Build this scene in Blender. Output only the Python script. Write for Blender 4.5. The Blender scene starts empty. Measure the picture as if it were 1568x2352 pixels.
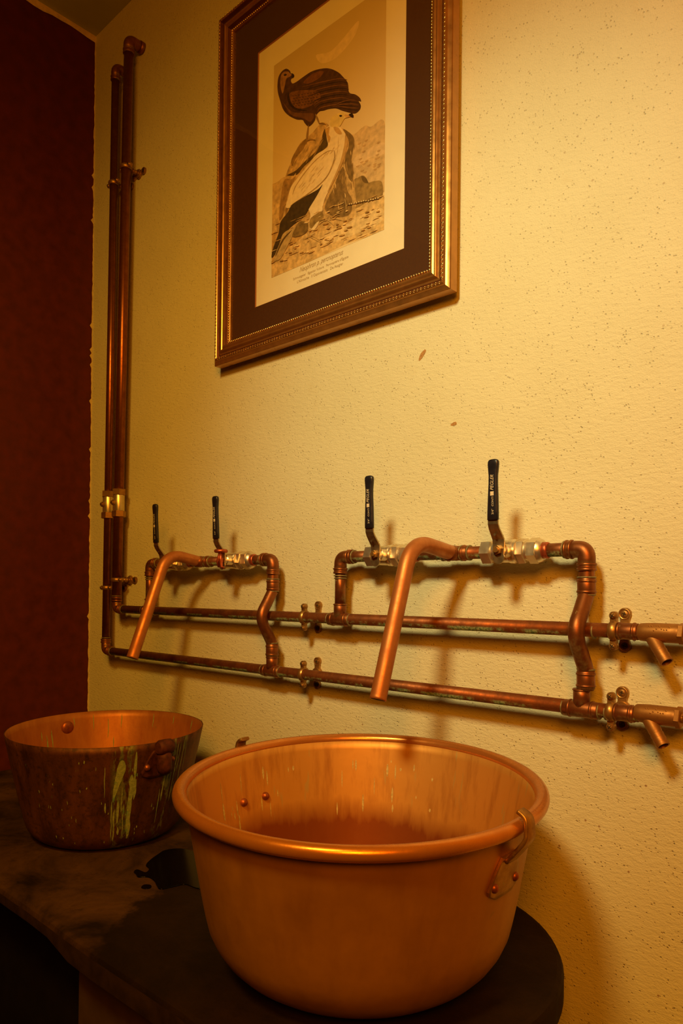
import bpy, bmesh, math, random
from mathutils import Vector, Matrix
random.seed(7)
PI = math.pi
SC = bpy.context.scene
COL = SC.collection

# ------------------------------------------------------------------ camera
YAW, PITCH, ROLL, FPX, PPX, PPY = 0.7458, 0.0101, -0.0108, 1656.26, 784.0, 1342.0
CAM = Vector((2.105, -1.12, 1.12))
ROT = Matrix.Rotation(YAW, 3, 'Z') @ Matrix.Rotation(PITCH, 3, 'X') @ Matrix.Rotation(ROLL, 3, 'Y')
cam_data = bpy.data.cameras.new('camera')
cam = bpy.data.objects.new('camera', cam_data)
COL.objects.link(cam)
cam_data.sensor_fit = 'HORIZONTAL'
cam_data.sensor_width = 36.0
cam_data.lens = FPX * 36.0 / 1568.0
cam_data.shift_x = -(PPX - 784.0) / 1568.0
cam_data.shift_y = (PPY - 1176.0) / 1568.0
cam_data.clip_start = 0.02
cam.matrix_world = Matrix.Translation(CAM) @ (ROT @ Matrix.Rotation(PI / 2, 3, 'X')).to_4x4()
SC.camera = cam

def at(px, py, off):
    """point of the photograph on the plane standing `off` metres in front of the plaster wall"""
    d = ROT @ Vector(((px - PPX) / FPX, 1.0, -(py - PPY) / FPX))
    return CAM + d * ((-off - CAM.y) / d.y)

# ------------------------------------------------------------------ world, lamps, exposure
SC.view_settings.view_transform = 'Standard'
SC.view_settings.look = 'None'
SC.view_settings.gamma = 1.0
SC.view_settings.exposure = -0.08
SC.view_settings.use_curve_mapping = False
w = bpy.data.worlds.new('world')
SC.world = w
w.use_nodes = True
w.node_tree.nodes['Background'].inputs[0].default_value = (0.9, 0.35, 0.06, 1)
w.node_tree.nodes['Background'].inputs[1].default_value = 0.004

def spot(name, loc, target, energy, color, angle, blend, radius):
    l = bpy.data.lights.new(name, 'SPOT')
    l.energy = energy
    l.color = color
    l.spot_size = math.radians(angle)
    l.spot_blend = blend
    l.shadow_soft_size = radius
    o = bpy.data.objects.new(name, l)
    COL.objects.link(o)
    o.location = loc
    o.rotation_euler = (Vector(target) - Vector(loc)).to_track_quat('-Z', 'Y').to_euler()
    return o

LAMP = (1.80, -1.64, 2.35)
spot('ceiling_spot_core', LAMP, (1.42, 0.0, 1.49), 73, (.78, 1.0, .66), 49.4, 1.0, 0.15)
spot('ceiling_spot_glow', LAMP, (.47, 0.0, .62), 104, (1.0, .505, .055), 102.8, 1.0, 0.15)
fl = bpy.data.lights.new('fill_light', 'AREA')  # unseen warm fill, added to lift the shadows
fl.energy = 30
fl.color = (1.0, 0.277, 0.008)
fl.shape = 'DISK'
fl.size = 0.7
flo = bpy.data.objects.new('fill_light', fl)
COL.objects.link(flo)
flo.location = (2.65, -1.81, 1.97)
flo.rotation_euler = (Vector((1.9, 0, 1.0)) - Vector((2.65, -1.81, 1.97))).to_track_quat('-Z', 'Y').to_euler()

# ------------------------------------------------------------------ materials
class NT:
    def __init__(s, name):
        s.m = bpy.data.materials.new(name)
        s.m.use_nodes = True
        s.t = s.m.node_tree
        s.b = s.t.nodes['Principled BSDF']
        s.out = s.t.nodes['Material Output']
        tc = s.t.nodes.new('ShaderNodeTexCoord')
        s.co = tc.outputs['Object']
        s.tc = tc
    def n(s, typ, **kw):
        nd = s.t.nodes.new(typ)
        for k, v in kw.items():
            setattr(nd, k, v)
        return nd
    def l(s, a, b):
        s.t.links.new(a, b)
    def mapping(s, scale=(1, 1, 1), rot=(0, 0, 0), loc=(0, 0, 0), src=None):
        mp = s.n('ShaderNodeMapping')
        mp.inputs['Scale'].default_value = scale
        mp.inputs['Rotation'].default_value = rot
        mp.inputs['Location'].default_value = loc
        s.l(src or s.co, mp.inputs[0])
        return mp.outputs[0]
    def noise(s, scale, detail=4, rough=0.55, src=None, dist=0.0):
        nd = s.n('ShaderNodeTexNoise')
        nd.inputs['Scale'].default_value = scale
        nd.inputs['Detail'].default_value = detail
        nd.inputs['Roughness'].default_value = rough
        nd.inputs['Distortion'].default_value = dist
        s.l(src or s.co, nd.inputs['Vector'])
        return nd.outputs['Fac']
    def voro(s, scale, src=None, rand=1.0):
        nd = s.n('ShaderNodeTexVoronoi')
        nd.inputs['Scale'].default_value = scale
        nd.inputs['Randomness'].default_value = rand
        s.l(src or s.co, nd.inputs['Vector'])
        return nd
    def ramp(s, src, lo, hi, c0=0.0, c1=1.0):
        nd = s.n('ShaderNodeMapRange')
        nd.inputs['From Min'].default_value = lo
        nd.inputs['From Max'].default_value = hi
        nd.inputs['To Min'].default_value = c0
        nd.inputs['To Max'].default_value = c1
        s.l(src, nd.inputs['Value'])
        return nd.outputs[0]
    def math(s, op, a, b=0.0):
        nd = s.n('ShaderNodeMath', operation=op)
        for i, v in enumerate((a, b)):
            if isinstance(v, (int, float)):
                nd.inputs[i].default_value = v
            else:
                s.l(v, nd.inputs[i])
        return nd.outputs[0]
    def mix(s, fac, a, b):
        nd = s.n('ShaderNodeMix', data_type='RGBA')
        for i, v in ((0, fac), (6, a), (7, b)):
            if isinstance(v, (int, float)):
                nd.inputs[i].default_value = v
            elif isinstance(v, tuple):
                nd.inputs[i].default_value = (v[0], v[1], v[2], 1)
            else:
                s.l(v, nd.inputs[i])
        return nd.outputs[2]
    def sep(s, src=None):
        nd = s.n('ShaderNodeSeparateXYZ')
        s.l(src or s.co, nd.inputs[0])
        return nd.outputs
    def bump(s, h, strength, dist=0.001):
        nd = s.n('ShaderNodeBump')
        nd.inputs['Strength'].default_value = strength
        nd.inputs['Distance'].default_value = dist
        s.l(h, nd.inputs['Height'])
        s.l(nd.outputs[0], s.b.inputs['Normal'])
    def set(s, color=None, rough=None, metal=None, spec=None, coat=None):
        for key, v in (('Base Color', color), ('Roughness', rough), ('Metallic', metal), ('Specular IOR Level', spec), ('Coat Weight', coat)):
            if v is None:
                continue
            if isinstance(v, tuple):
                s.b.inputs[key].default_value = (v[0], v[1], v[2], 1)
            elif isinstance(v, (int, float)):
                s.b.inputs[key].default_value = v
            else:
                s.l(v, s.b.inputs[key])
        return s

def m_plain(name, col, rough=0.5, metal=0.0, var=0.25, scale=60, spec=0.5, bump=0.0):
    t = NT(name)
    n = t.noise(scale)
    dark = tuple(c * (1 - var) for c in col)
    lite = tuple(min(1, c * (1 + var * .6)) for c in col)
    t.set(t.mix(t.ramp(n, .3, .7), dark, lite), t.ramp(n, .3, .7, rough * .85, min(1, rough * 1.15)), metal, spec)
    if bump:
        t.bump(n, bump)
    return t.m

def m_plaster():
    t = NT('speckled cream plaster')
    big = t.noise(3.0, 5, .6)
    base = t.mix(t.ramp(big, .3, .7), (.68, .67, .455), (.755, .75, .535))
    # fine blisters of the rendered surface, dark pin holes and rarer rust specks
    fine = t.noise(420, 3, .6)
    grain = t.mapping((70, 70, 190), (0, -.62, 0))
    mid = t.noise(1.0, 4, .6, grain)
    v1 = t.voro(150)
    sz = t.noise(40, 2)
    pin = t.math('MULTIPLY', t.ramp(v1.outputs['Distance'], .10, .24, 1, 0), t.ramp(sz, .42, .58))
    v2 = t.voro(44)
    sel = t.n('ShaderNodeSeparateColor')
    t.l(v2.outputs['Color'], sel.inputs[0])
    rust = t.math('MULTIPLY', t.ramp(v2.outputs['Distance'], .05, .11, 1, 0), t.ramp(sel.outputs[0], .70, .74))
    low = t.ramp(t.sep()[2], .6, 1.5, 1.0, .45)
    c = t.mix(t.math('MULTIPLY', t.math('MULTIPLY', pin, low), .55), base, (.34, .22, .07))
    c = t.mix(t.math('MULTIPLY', t.math('MULTIPLY', rust, low), .85), c, (.26, .11, .03))
    blot = t.noise(7, 5, .65, dist=.6)
    c = t.mix(t.ramp(blot, .62, .78, 0, .25), c, (.55, .44, .22))
    t.set(c, .62, 0, .35)
    h = t.math('ADD', t.math('MULTIPLY', fine, .5), mid)
    h = t.math('SUBTRACT', h, t.math('MULTIPLY', pin, .7))
    t.bump(h, .75, .0022)
    return t.m

def m_copper(name, base, dark, rough=.35, metal=.85, green=0.5, under=0.0, streak=False):
    t = NT(name)
    src = t.mapping((1, 1, .12)) if streak else None
    n = t.noise(38, 6, .65, src)
    n2 = t.noise(170, 3, .6)
    c = t.mix(t.ramp(n, .32, .66), dark, base)
    c = t.mix(t.ramp(n2, .5, .75, 0, .35), c, dark)
    g = t.ramp(t.noise(55, 5, .7), .66 - .06 * green, .70 - .04 * green, 0, 1)
    g = t.math('MULTIPLY', g, min(1.0, green))
    if under:
        geo = t.n('ShaderNodeNewGeometry')
        z = t.sep(geo.outputs['Normal'])[2]
        patch = t.ramp(t.noise(22, 5, .7), .46, .56)
        um = t.math('MULTIPLY', t.ramp(z, -.10, -.38), t.math('MULTIPLY', patch, under))
        g = t.math('MAXIMUM', g, um)
    gn = t.noise(240, 3)
    gc = t.mix(t.ramp(gn, .35, .65), (.05, .12, .045), (.34, .42, .20))
    c = t.mix(g, c, gc)
    t.set(c, t.math('ADD', t.ramp(n, .3, .7, rough * 1.25, rough * .8), t.math('MULTIPLY', g, .4)),
          t.math('MULTIPLY', t.math('SUBTRACT', 1.0, g), metal))
    t.bump(n2, .12, .0006)
    return t.m

M = {}
M['plaster'] = m_plaster()
M['maroon'] = m_plain('maroon wall paint', (.085, .010, .006), .6, 0, .25, 30, .25, .15)
M['ceiling'] = m_plain('dull cream ceiling paint', (.46, .48, .24), .85, 0, .12, 8)
M['filler'] = m_plain('cream filler strip', (.66, .52, .25), .8, 0, .2, 60)
M['floor'] = m_plain('dark stone floor', (.06, .045, .035), .8, 0, .3, 9)
M['roomwall'] = m_plain('room plaster', (.12, .07, .03), .85, 0, .1, 4)
M['pipe'] = m_copper('tarnished copper pipe', (.30, .098, .026), (.13, .040, .012), .5, .6, .35, 1.0)
M['riser'] = m_copper('clean copper pipe', (.33, .115, .034), (.20, .06, .018), .34, .85, .1, .0)
M['spout'] = m_copper('bright copper spout', (.54, .215, .065), (.42, .15, .042), .46, .6, .12, .0)
M['fitting'] = m_copper('copper fitting', (.34, .122, .035), (.19, .062, .02), .42, .8, .55, .3)
M['solder'] = m_plain('grey green solder bead', (.24, .21, .10), .5, .35, .4, 200)
M['nickel'] = m_plain('nickel plated brass', (.80, .70, .52), .36, .9, .12, 60)
M['steel'] = m_plain('tarnished steel lever', (.46, .35, .19), .36, .9, .3, 70)
M['brass'] = m_copper('old brass', (.52, .30, .09), (.26, .13, .035), .42, .8, .5, .0)
M['darkbrass'] = m_copper('blackened brass', (.14, .075, .03), (.05, .025, .01), .5, .6, .3, .0)
M['castbrass'] = m_copper('cast brass', (.42, .20, .05), (.28, .125, .03), .5, .7, .1, .0)
M['grip'] = m_plain('navy vinyl grip', (.016, .015, .022), .33, 0, .2, 80, .5)
M['print_white'] = m_plain('worn white print', (.72, .64, .48), .5, 0, .3, 400)
M['hole'] = m_plain('dark bore', (.012, .009, .006), .8)
M['redcopper'] = m_plain('reddened copper', (.50, .12, .05), .42, .75, .3, 120)
M['rivet'] = m_plain('copper rivet', (.36, .11, .04), .45, .7, .3, 120)
M['rust'] = m_plain('rusty iron', (.085, .020, .010), .65, .3, .45, 120, .4, .4)

# ------------------------------------------------------------------ mesh helpers
class MB:
    """collects shapes into one mesh"""
    def __init__(s):
        s.bm = bmesh.new()
    def face(s, vs, mi=0, smooth=False):
        try:
            f = s.bm.faces.new(vs)
        except ValueError:
            return None
        f.material_index = mi
        f.smooth = smooth
        return f
    def box(s, a, b, mi=0, M4=None):
        x0, y0, z0 = a
        x1, y1, z1 = b
        v = [Vector(p) for p in ((x0, y0, z0), (x1, y0, z0), (x1, y1, z0), (x0, y1, z0), (x0, y0, z1), (x1, y0, z1), (x1, y1, z1), (x0, y1, z1))]
        if M4:
            v = [M4 @ p for p in v]
        v = [s.bm.verts.new(p) for p in v]
        for q in ((0, 3, 2, 1), (4, 5, 6, 7), (0, 1, 5, 4), (1, 2, 6, 5), (2, 3, 7, 6), (3, 0, 4, 7)):
            s.face([v[i] for i in q], mi)
        return s
    def rings(s, rings, mi=0, cap=True, smooth=True, closed=True):
        R = [[s.bm.verts.new(p) for p in r] for r in rings]
        n = len(R[0])
        for a, b in zip(R, R[1:]):
            for i in range(n if closed else n - 1):
                s.face([a[i], a[(i + 1) % n], b[(i + 1) % n], b[i]], mi, smooth)
        if cap and closed:
            s.face(list(reversed(R[0])), mi)
            s.face(R[-1], mi)
        return s
    def tube(s, pts, r, seg=20, mi=0, cap=True, smooth=True):
        pts = [Vector(p) for p in pts]
        rr = r if isinstance(r, (list, tuple)) else [r] * len(pts)
        tang = []
        for i in range(len(pts)):
            t = (pts[min(i + 1, len(pts) - 1)] - pts[max(i - 1, 0)])
            tang.append(t.normalized())
        up = Vector((0, 0, 1)) if abs(tang[0].z) < .9 else Vector((1, 0, 0))
        u = tang[0].cross(up).normalized()
        out = []
        for p, t, q in zip(pts, tang, rr):
            u = (u - t * u.dot(t)).normalized()
            v = t.cross(u)
            out.append([p + (u * math.cos(2 * PI * k / seg) + v * math.sin(2 * PI * k / seg)) * q for k in range(seg)])
        return s.rings(out, mi, cap, smooth)
    def lathe(s, prof, origin=(0, 0, 0), axis='Z', seg=32, mi=0, cap=True, smooth=True, rot=0.0):
        """prof: list of (r, h) along the axis"""
        o = Vector(origin)
        out = []
        for r, h in prof:
            ring = []
            for k in range(seg):
                a = 2 * PI * k / seg + rot
                c, d = r * math.cos(a), r * math.sin(a)
                p = {'Z': Vector((c, d, h)), 'X': Vector((h, c, d)), 'Y': Vector((d, h, c))}[axis]
                ring.append(o + p)
            out.append(ring)
        return s.rings(out, mi, cap, smooth)
    def hexnut(s, r, h0, h1, origin=(0, 0, 0), axis='X', mi=0, rot=0.0):
        c = r * .06
        return s.lathe([(r * .9, h0), (r, h0 + c), (r, h1 - c), (r * .9, h1)], origin, axis, 6, mi, True, False, rot)
    def prism(s, outline, n0, n1, to3, mi=0, smooth=False):
        """outline: 2D points; to3(u, v, n) gives the 3D point"""
        a = [s.bm.verts.new(to3(u, v, n0)) for u, v in outline]
        b = [s.bm.verts.new(to3(u, v, n1)) for u, v in outline]
        n = len(a)
        s.face(list(reversed(a)), mi)
        s.face(b, mi)
        for i in range(n):
            s.face([a[i], a[(i + 1) % n], b[(i + 1) % n], b[i]], mi, smooth)
        return s
    def sphere(s, c, r, seg=16, mi=0, sc=(1, 1, 1)):
        m = Matrix.Translation(c) @ Matrix.Diagonal((r * sc[0], r * sc[1], r * sc[2], 1))
        g = bmesh.ops.create_uvsphere(s.bm, u_segments=seg, v_segments=max(6, seg // 2), radius=1, matrix=m)
        for f in {f for v in g['verts'] for f in v.link_faces}:
            f.material_index = mi
            f.smooth = True
        return s
    def xform(s, m4):
        bmesh.ops.transform(s.bm, matrix=m4, verts=s.bm.verts)
        return s
    def build(s, name, mats, parent=None, shift=None, sharp=None):
        bmesh.ops.recalc_face_normals(s.bm, faces=s.bm.faces)
        if shift is not None:
            bmesh.ops.translate(s.bm, vec=-Vector(shift), verts=s.bm.verts)
        me = bpy.data.meshes.new(name)
        if sharp is not None:
            for e in s.bm.edges:
                if len(e.link_faces) == 2 and e.calc_face_angle(0) > sharp:
                    e.smooth = False
        s.bm.to_mesh(me)
        s.bm.free()
        for m in (mats if isinstance(mats, (list, tuple)) else [mats]):
            me.materials.append(m)
        o = bpy.data.objects.new(name, me)
        COL.objects.link(o)
        if parent:
            o.parent = parent
        return o

def tag(o, label=None, cat=None, group=None, kind=None):
    for k, v in (('label', label), ('category', cat), ('group', group), ('kind', kind)):
        if v:
            o[k] = v
    return o

def thing(name, loc, label, cat, group=None, rot=(0, 0, 0)):
    o = bpy.data.objects.new(name, None)
    o.empty_display_size = .05
    COL.objects.link(o)
    o.location = loc
    o.rotation_euler = rot
    return tag(o, label, cat, group)

def copy_thing(root, loc, label, rot=None):
    r = root.copy()
    COL.objects.link(r)
    r.location = loc
    if rot is not None:
        r.rotation_euler = rot
    r['label'] = label
    for ch in root.children:
        c = ch.copy()
        COL.objects.link(c)
        c.parent = r
        for g in ch.children:
            d = g.copy()
            COL.objects.link(d)
            d.parent = c
    return r

def arc_path(pts, rad, n=8):
    """polyline with its corners rounded to radius rad"""
    pts = [Vector(p) for p in pts]
    out = [pts[0]]
    for a, b, c in zip(pts, pts[1:], pts[2:]):
        u = (a - b).normalized()
        v = (c - b).normalized()
        ang = u.angle(v)
        d = min(rad / math.tan(ang / 2), (a - b).length * .49, (c - b).length * .49)
        p0, p1 = b + u * d, b + v * d
        for k in range(n + 1):
            t = k / n
            out.append(p0 * (1 - t) ** 2 + b * 2 * t * (1 - t) + p1 * t * t)
    out.append(pts[-1])
    return out

def spline(pts, n=6, closed=True):
    P = [Vector(p) for p in pts]
    N = len(P)
    out = []
    for i in range(N if closed else N - 1):
        p0, p1, p2, p3 = (P[(i + k - 1) % N] if closed else P[min(max(i + k - 1, 0), N - 1)] for k in range(4))
        for k in range(n):
            t = k / n
            out.append(.5 * (2 * p1 + (p2 - p0) * t + (2 * p0 - 5 * p1 + 4 * p2 - p3) * t * t + (3 * p1 - p0 - 3 * p2 + p3) * t ** 3))
    if not closed:
        out.append(P[-1])
    return out

# ------------------------------------------------------------------ the room
CZ = 2.862
lean = lambda z: -.010 + .0066 * (2.868 - z)      # the old left wall is a little out of plumb
mb = MB()
mb.box((-.15, 0, 0), (4.3, .15, CZ + .1))
wall_back = tag(mb.build('wall_back', [M['plaster']]), kind='structure')
mb = MB()
v = [mb.bm.verts.new(p) for p in ((lean(0), .02, 0), (lean(CZ), .02, CZ), (lean(CZ), -3.4, CZ), (lean(0), -3.4, 0),
                                  (-.15, .02, 0), (-.15, .02, CZ), (-.15, -3.4, CZ), (-.15, -3.4, 0))]
for q in ((0, 1, 2, 3), (7, 6, 5, 4), (0, 4, 5, 1), (3, 2, 6, 7), (1, 5, 6, 2), (0, 3, 7, 4)):
    mb.face([v[i] for i in q])
tag(mb.build('wall_left', [M['maroon']]), kind='structure')
tag(MB().box((-.15, -3.4, CZ), (4.3, .15, CZ + .1)).build('ceiling', [M['ceiling']]), kind='structure')
tag(MB().box((-.15, -3.4, -.1), (4.3, .15, 0)).build('floor', [M['floor']]), kind='structure')
tag(MB().box((4.2, -3.4, 0), (4.3, 0, CZ)).build('wall_right', [M['roomwall']]), kind='structure')
tag(MB().box((-.15, -3.5, 0), (4.3, -3.4, CZ)).build('wall_front', [M['roomwall']]), kind='structure')

# ragged cream strips where the maroon paint stops short of ceiling and corner
mb = MB()
prev = None
N = 120
for i in range(N + 1):
    y = -3.4 + 3.4 * i / N
    lo = CZ - .016 - .004 * random.random() - .004 * math.sin(i * .9)
    x = lean(CZ) + .0012
    a, b = mb.bm.verts.new((x + .0006, y, CZ)), mb.bm.verts.new((x + .0006, y, lo))
    if prev:
        mb.face([prev[0], a, b, prev[1]])
    prev = (a, b)
tag(mb.build('trim_1', [M['filler']]), kind='structure')
mb = MB()
prev = None
N = 260
for i in range(N + 1):
    z = .4 + (CZ - .4) * i / N
    wdt = .0022 + .002 * random.random() + .0006 * math.sin(i * .7) + (.006 if random.random() < .06 else 0)
    x = lean(z) + .0012
    a, b = mb.bm.verts.new((x, -.0002, z)), mb.bm.verts.new((x, -max(.0006, wdt), z))
    if prev:
        mb.face([prev[0], a, b, prev[1]])
    prev = (a, b)
tag(mb.build('trim_2', [M['filler']]), kind='structure')

# ------------------------------------------------------------------ bench with the rounded end
BZ = .605
def m_bench():
    t = NT('dark stained stone bench')
    n = t.noise(6, 7, .65, dist=.5)
    n2 = t.noise(45, 5, .7)
    c = t.mix(t.ramp(n, .35, .65), (.011, .0055, .003), (.088, .044, .020))
    c = t.mix(t.ramp(n2, .55, .75, 0, .6), c, (.010, .005, .003))
    # dark patch around the front pan
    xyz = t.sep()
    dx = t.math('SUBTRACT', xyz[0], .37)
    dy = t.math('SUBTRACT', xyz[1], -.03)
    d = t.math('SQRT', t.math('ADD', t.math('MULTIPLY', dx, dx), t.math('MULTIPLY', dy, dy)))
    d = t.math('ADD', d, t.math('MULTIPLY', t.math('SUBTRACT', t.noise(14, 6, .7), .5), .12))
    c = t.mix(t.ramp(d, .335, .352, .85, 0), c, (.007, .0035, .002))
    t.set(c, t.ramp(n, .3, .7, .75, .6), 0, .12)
    t.bump(t.math('ADD', n2, n), .35, .003)
    return t.m
M['bench'] = m_bench()
M['benchedge'] = m_plain('darker stone edge', (.020, .009, .004), .8, 0, .5, 30, .15, .4)  # darker tone for the sides and underside of the slab
M['shade_black'] = m_plain('black panel standing for shade', (.006, .004, .003), .9, 0, .3, 20, .1)
M['pier'] = m_plain('dull brown plaster pier', (.055, .028, .013), .85, 0, .3, 14, .3, .3)
BX0, BXC, BYF, BYB = .02, 1.40, -.602, -.014
bench = thing('stone_bench', (1.0, -.3, 0), 'dark stained stone bench with a rounded end, carrying both copper pans along the cream wall', 'bench')
out = [(BX0, BYB), (BX0, BYF)]
for i in range(30):
    x = BX0 + (.98 - BX0) * (i + 1) / 30
    out.append((x, BYF + .0012 * random.random()))
yc, hy = (BYF + BYB) / 2, (BYB - BYF) / 2
for i in range(6):
    out.append((.98 + (BXC - .98) * (i + .5) / 6, BYF - .002 * math.sin(i)))
for i in range(41):
    a = -PI / 2 + PI * i / 40
    out.append((BXC + .288 * math.cos(a), yc + hy * math.sin(a)))
mb = MB()
def ring(z, ins):
    r = []
    for i, (x, y) in enumerate(out):
        nx, ny = 0, 0
        p, q = Vector(out[i - 1]), Vector(out[(i + 1) % len(out)])
        t = (q - p).normalized()
        zz = z
        if z < BZ - .015:
            s = min(1, max(0, (x - 1.0) / .10))
            zz = z - .014 * s * s * (3 - 2 * s)
        r.append(Vector((x - t.y * ins, y + t.x * ins, zz)))
    return r
mb.rings([ring(BZ - .0275, .006), ring(BZ - .0235, .0), ring(BZ - .008, .0), ring(BZ - .002, .003), ring(BZ, .009)], 0, True, True)
mb.bm.normal_update()
bmesh.ops.recalc_face_normals(mb.bm, faces=mb.bm.faces)
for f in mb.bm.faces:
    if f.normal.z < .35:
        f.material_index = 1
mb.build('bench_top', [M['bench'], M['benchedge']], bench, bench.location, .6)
mb = MB()
mb.box((1.028, -.555, 0), (1.50, -.03, BZ - .0265))
mb.build('pier', [M['pier']], bench, bench.location)
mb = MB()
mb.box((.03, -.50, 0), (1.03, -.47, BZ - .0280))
mb.build('shade_panel', [M['shade_black']], bench, bench.location)  # added black sheet standing in for the shade under the bench
mb = MB()
mb.box((.03, -.565, 0), (.22, -.03, BZ - .0265))
mb.build('pier', [M['pier']], bench, bench.location)

# black puddle between the pans
mb = MB()
pud = [(.936, -.404), (.933, -.395), (.955, -.392), (.945, -.378), (.925, -.372), (.908, -.352), (.893, -.325), (.884, -.300), (.905, -.272), (.96, -.268),
       (1.04, -.285), (1.09, -.32), (1.085, -.365), (1.052, -.372), (1.045, -.392), (1.038, -.414), (1.02, -.410), (1.0, -.402), (.978, -.400), (.965, -.412), (.95, -.408)]
def blob(mb, pts, h=.0016):
    s = spline([(x, y, 0) for x, y in pts], 5)
    c = sum(s, Vector()) / len(s)
    mb.rings([[Vector((p.x, p.y, BZ + .0001)) for p in s], [Vector((c.x + (p.x - c.x) * .985, c.y + (p.y - c.y) * .985, BZ + h)) for p in s]], 0, True, True)
blob(mb, pud)
blob(mb, [(1.001, -.423), (1.008, -.433), (1.019, -.430), (1.02, -.421), (1.010, -.416)], .0012)
t = NT('black oily water')
t.set((.002, .0015, .001), .16, 0, .12)
tag(mb.build('puddle', [t.m]), 'small black puddle on the bench between the two copper pans', 'puddle')

# ------------------------------------------------------------------ copper pans
def m_bigpan():
    t = NT('worn copper of the front pan')
    st = t.mapping((1, 1, .10))
    n = t.noise(30, 6, .6, st)
    n2 = t.noise(9, 5, .6)
    c = t.mix(t.ramp(n2, .3, .7), (.37, .168, .028), (.54, .262, .043))
    c = t.mix(t.ramp(n, .5, .75, 0, .35), c, (.32, .13, .03))
    gn = t.math('MULTIPLY', t.ramp(t.noise(26, 6, .7), .66, .74), .35)
    c = t.mix(gn, c, (.16, .15, .05))
    t.set(c, t.ramp(n, .3, .7, .5, .38), .55, .5)
    t.bump(t.noise(14, 3), .25, .004)
    return t.m
def m_bigin():
    t = NT('stained copper inside of the front pan')
    st = t.mapping((1, 1, .06))
    n = t.noise(46, 6, .65, st)
    z = t.sep()[2]
    zz = t.math('ADD', z, t.math('MULTIPLY', t.math('SUBTRACT', n, .5), .05))
    zz = t.math('ADD', zz, t.math('MULTIPLY', t.math('SUBTRACT', t.noise(5, 3), .5), .06))
    tide = t.ramp(zz, .122, .156)
    c = t.mix(tide, (.25, .070, .014), (.64, .35, .085))
    c = t.mix(t.ramp(n, .5, .72, 0, .5), c, (.27, .085, .02))
    dr = t.noise(70, 2, .5, t.mapping((1, 1, .035), loc=(3, 1, 0)))
    dm = t.math('MULTIPLY', t.ramp(dr, .68, .73), t.ramp(z, .10, .2))
    c = t.mix(t.math('MULTIPLY', dm, .7), c, (.50, .42, .17))
    t.set(c, .5, .5, .4)
    t.bump(t.noise(20, 3), .2, .003)
    return t.m
M['bigpan'], M['bigin'] = m_bigpan(), m_bigin()
M['rim'] = m_copper('polished copper rim', (.66, .28, .07), (.58, .23, .055), .27, .65, .06, .0)

def pan_profile(R, H, rb, roll, rc):
    """outer wall then inner wall, r and height from the base"""
    o = []
    ang = math.atan2(R - roll - (rb + rc * .8), H)
    o += [(.0, .0), (rb * .6, .0), (rb * .9, .001)]
    for k in range(1, 9):
        a = (PI / 2 - ang) * k / 8
        o.append((rb + rc * math.sin(a) - .008, rc * (1 - math.cos(a))))
    r0, h0 = o[-1]
    for k in range(1, 13):
        s = k / 12
        o.append((r0 + (R - roll * .7 - r0) * s ** .92, h0 + (H - h0) * s))
    return o

def make_pan(name, loc, R, H, rb, roll, rc, tilt, label, mats, rim_mat, cat='pan'):
    root = thing(name, loc, label, cat)
    prof = pan_profile(R, H, rb, roll, rc)
    tk = .0022
    SEG = 96
    def warp(p):
        s = max(0, min(1, p.z / H)) ** 1.5
        return Vector((p.x, p.y, p.z + (tilt[0] * p.x + tilt[1] * p.y) * s))
    mb = MB()
    rings_o = [[warp(Vector((r * math.cos(2 * PI * k / SEG), r * math.sin(2 * PI * k / SEG), h))) for k in range(SEG)] for r, h in prof if r > 0]
    mb.rings(rings_o, 0, False)
    inner = [(max(.001, r - tk), h + tk * (1 if h < .03 else 0)) for r, h in prof if r > 0]
    rings_i = [[warp(Vector((r * math.cos(2 * PI * k / SEG), r * math.sin(2 * PI * k / SEG), h))) for k in range(SEG)] for r, h in inner]
    mb.rings(rings_i, 1, False)
    for rg, mi, fl in ((rings_o[0], 0, True), (rings_i[0], 1, False)):
        mb.face([mb.bm.verts.new(p) for p in rg], mi)
    ro, ri = rings_o[-1], rings_i[-1]
    for k in range(SEG):
        mb.face([mb.bm.verts.new(p) for p in (ro[k], ro[(k + 1) % SEG], ri[(k + 1) % SEG], ri[k])], 0, True)
    bmesh.ops.remove_doubles(mb.bm, verts=mb.bm.verts, dist=.00005)
    body = mb.build('pan_body', mats, root)
    rim = None
    if rim_mat:
        mb = MB()
        rr = []
        for k in range(SEG + 1):
            a = 2 * PI * k / SEG
            rr.append(warp(Vector((R * math.cos(a), R * math.sin(a), H))))
        sect = []
        for k in range(SEG):
            a = 2 * PI * k / SEG
            e = Vector((math.cos(a), math.sin(a), 0))
            c = warp(Vector((R * math.cos(a), R * math.sin(a), H)))
            sect.append([c + (e * math.cos(2 * PI * j / 14) + Vector((0, 0, 1)) * math.sin(2 * PI * j / 14)) * roll for j in range(14)])
        sect.append(sect[0])
        mb.rings(sect, 0, False)
        bmesh.ops.remove_doubles(mb.bm, verts=mb.bm.verts, dist=.00005)
        rim = mb.build('rolled_rim', [rim_mat], root)
    return root, body, prof, warp

BIGC = (1.4381, -.3562, BZ)
BR_, BH_ = .2468, .2477
bigpan, bigbody, bprof, bwarp = make_pan('copper_pan', BIGC, BR_, BH_, .120, .0095, .100, (-.0222, .0378),
    'large bright copper preserving pan with a rolled rim, in front on the rounded bench end', [M['bigpan'], M['bigin']], M['rim'])

def radius_at(prof, h):
    for (r0, h0), (r1, h1) in zip(prof, prof[1:]):
        if h0 <= h <= h1 and h1 > h0:
            return r0 + (r1 - r0) * (h - h0) / (h1 - h0)
    return prof[-1][0]

def onpan(prof, warp, deg, h, out=0.0):
    a = math.radians(deg)
    r = radius_at(prof, h) + out
    return warp(Vector((r * math.cos(a), r * math.sin(a), h)))

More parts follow.
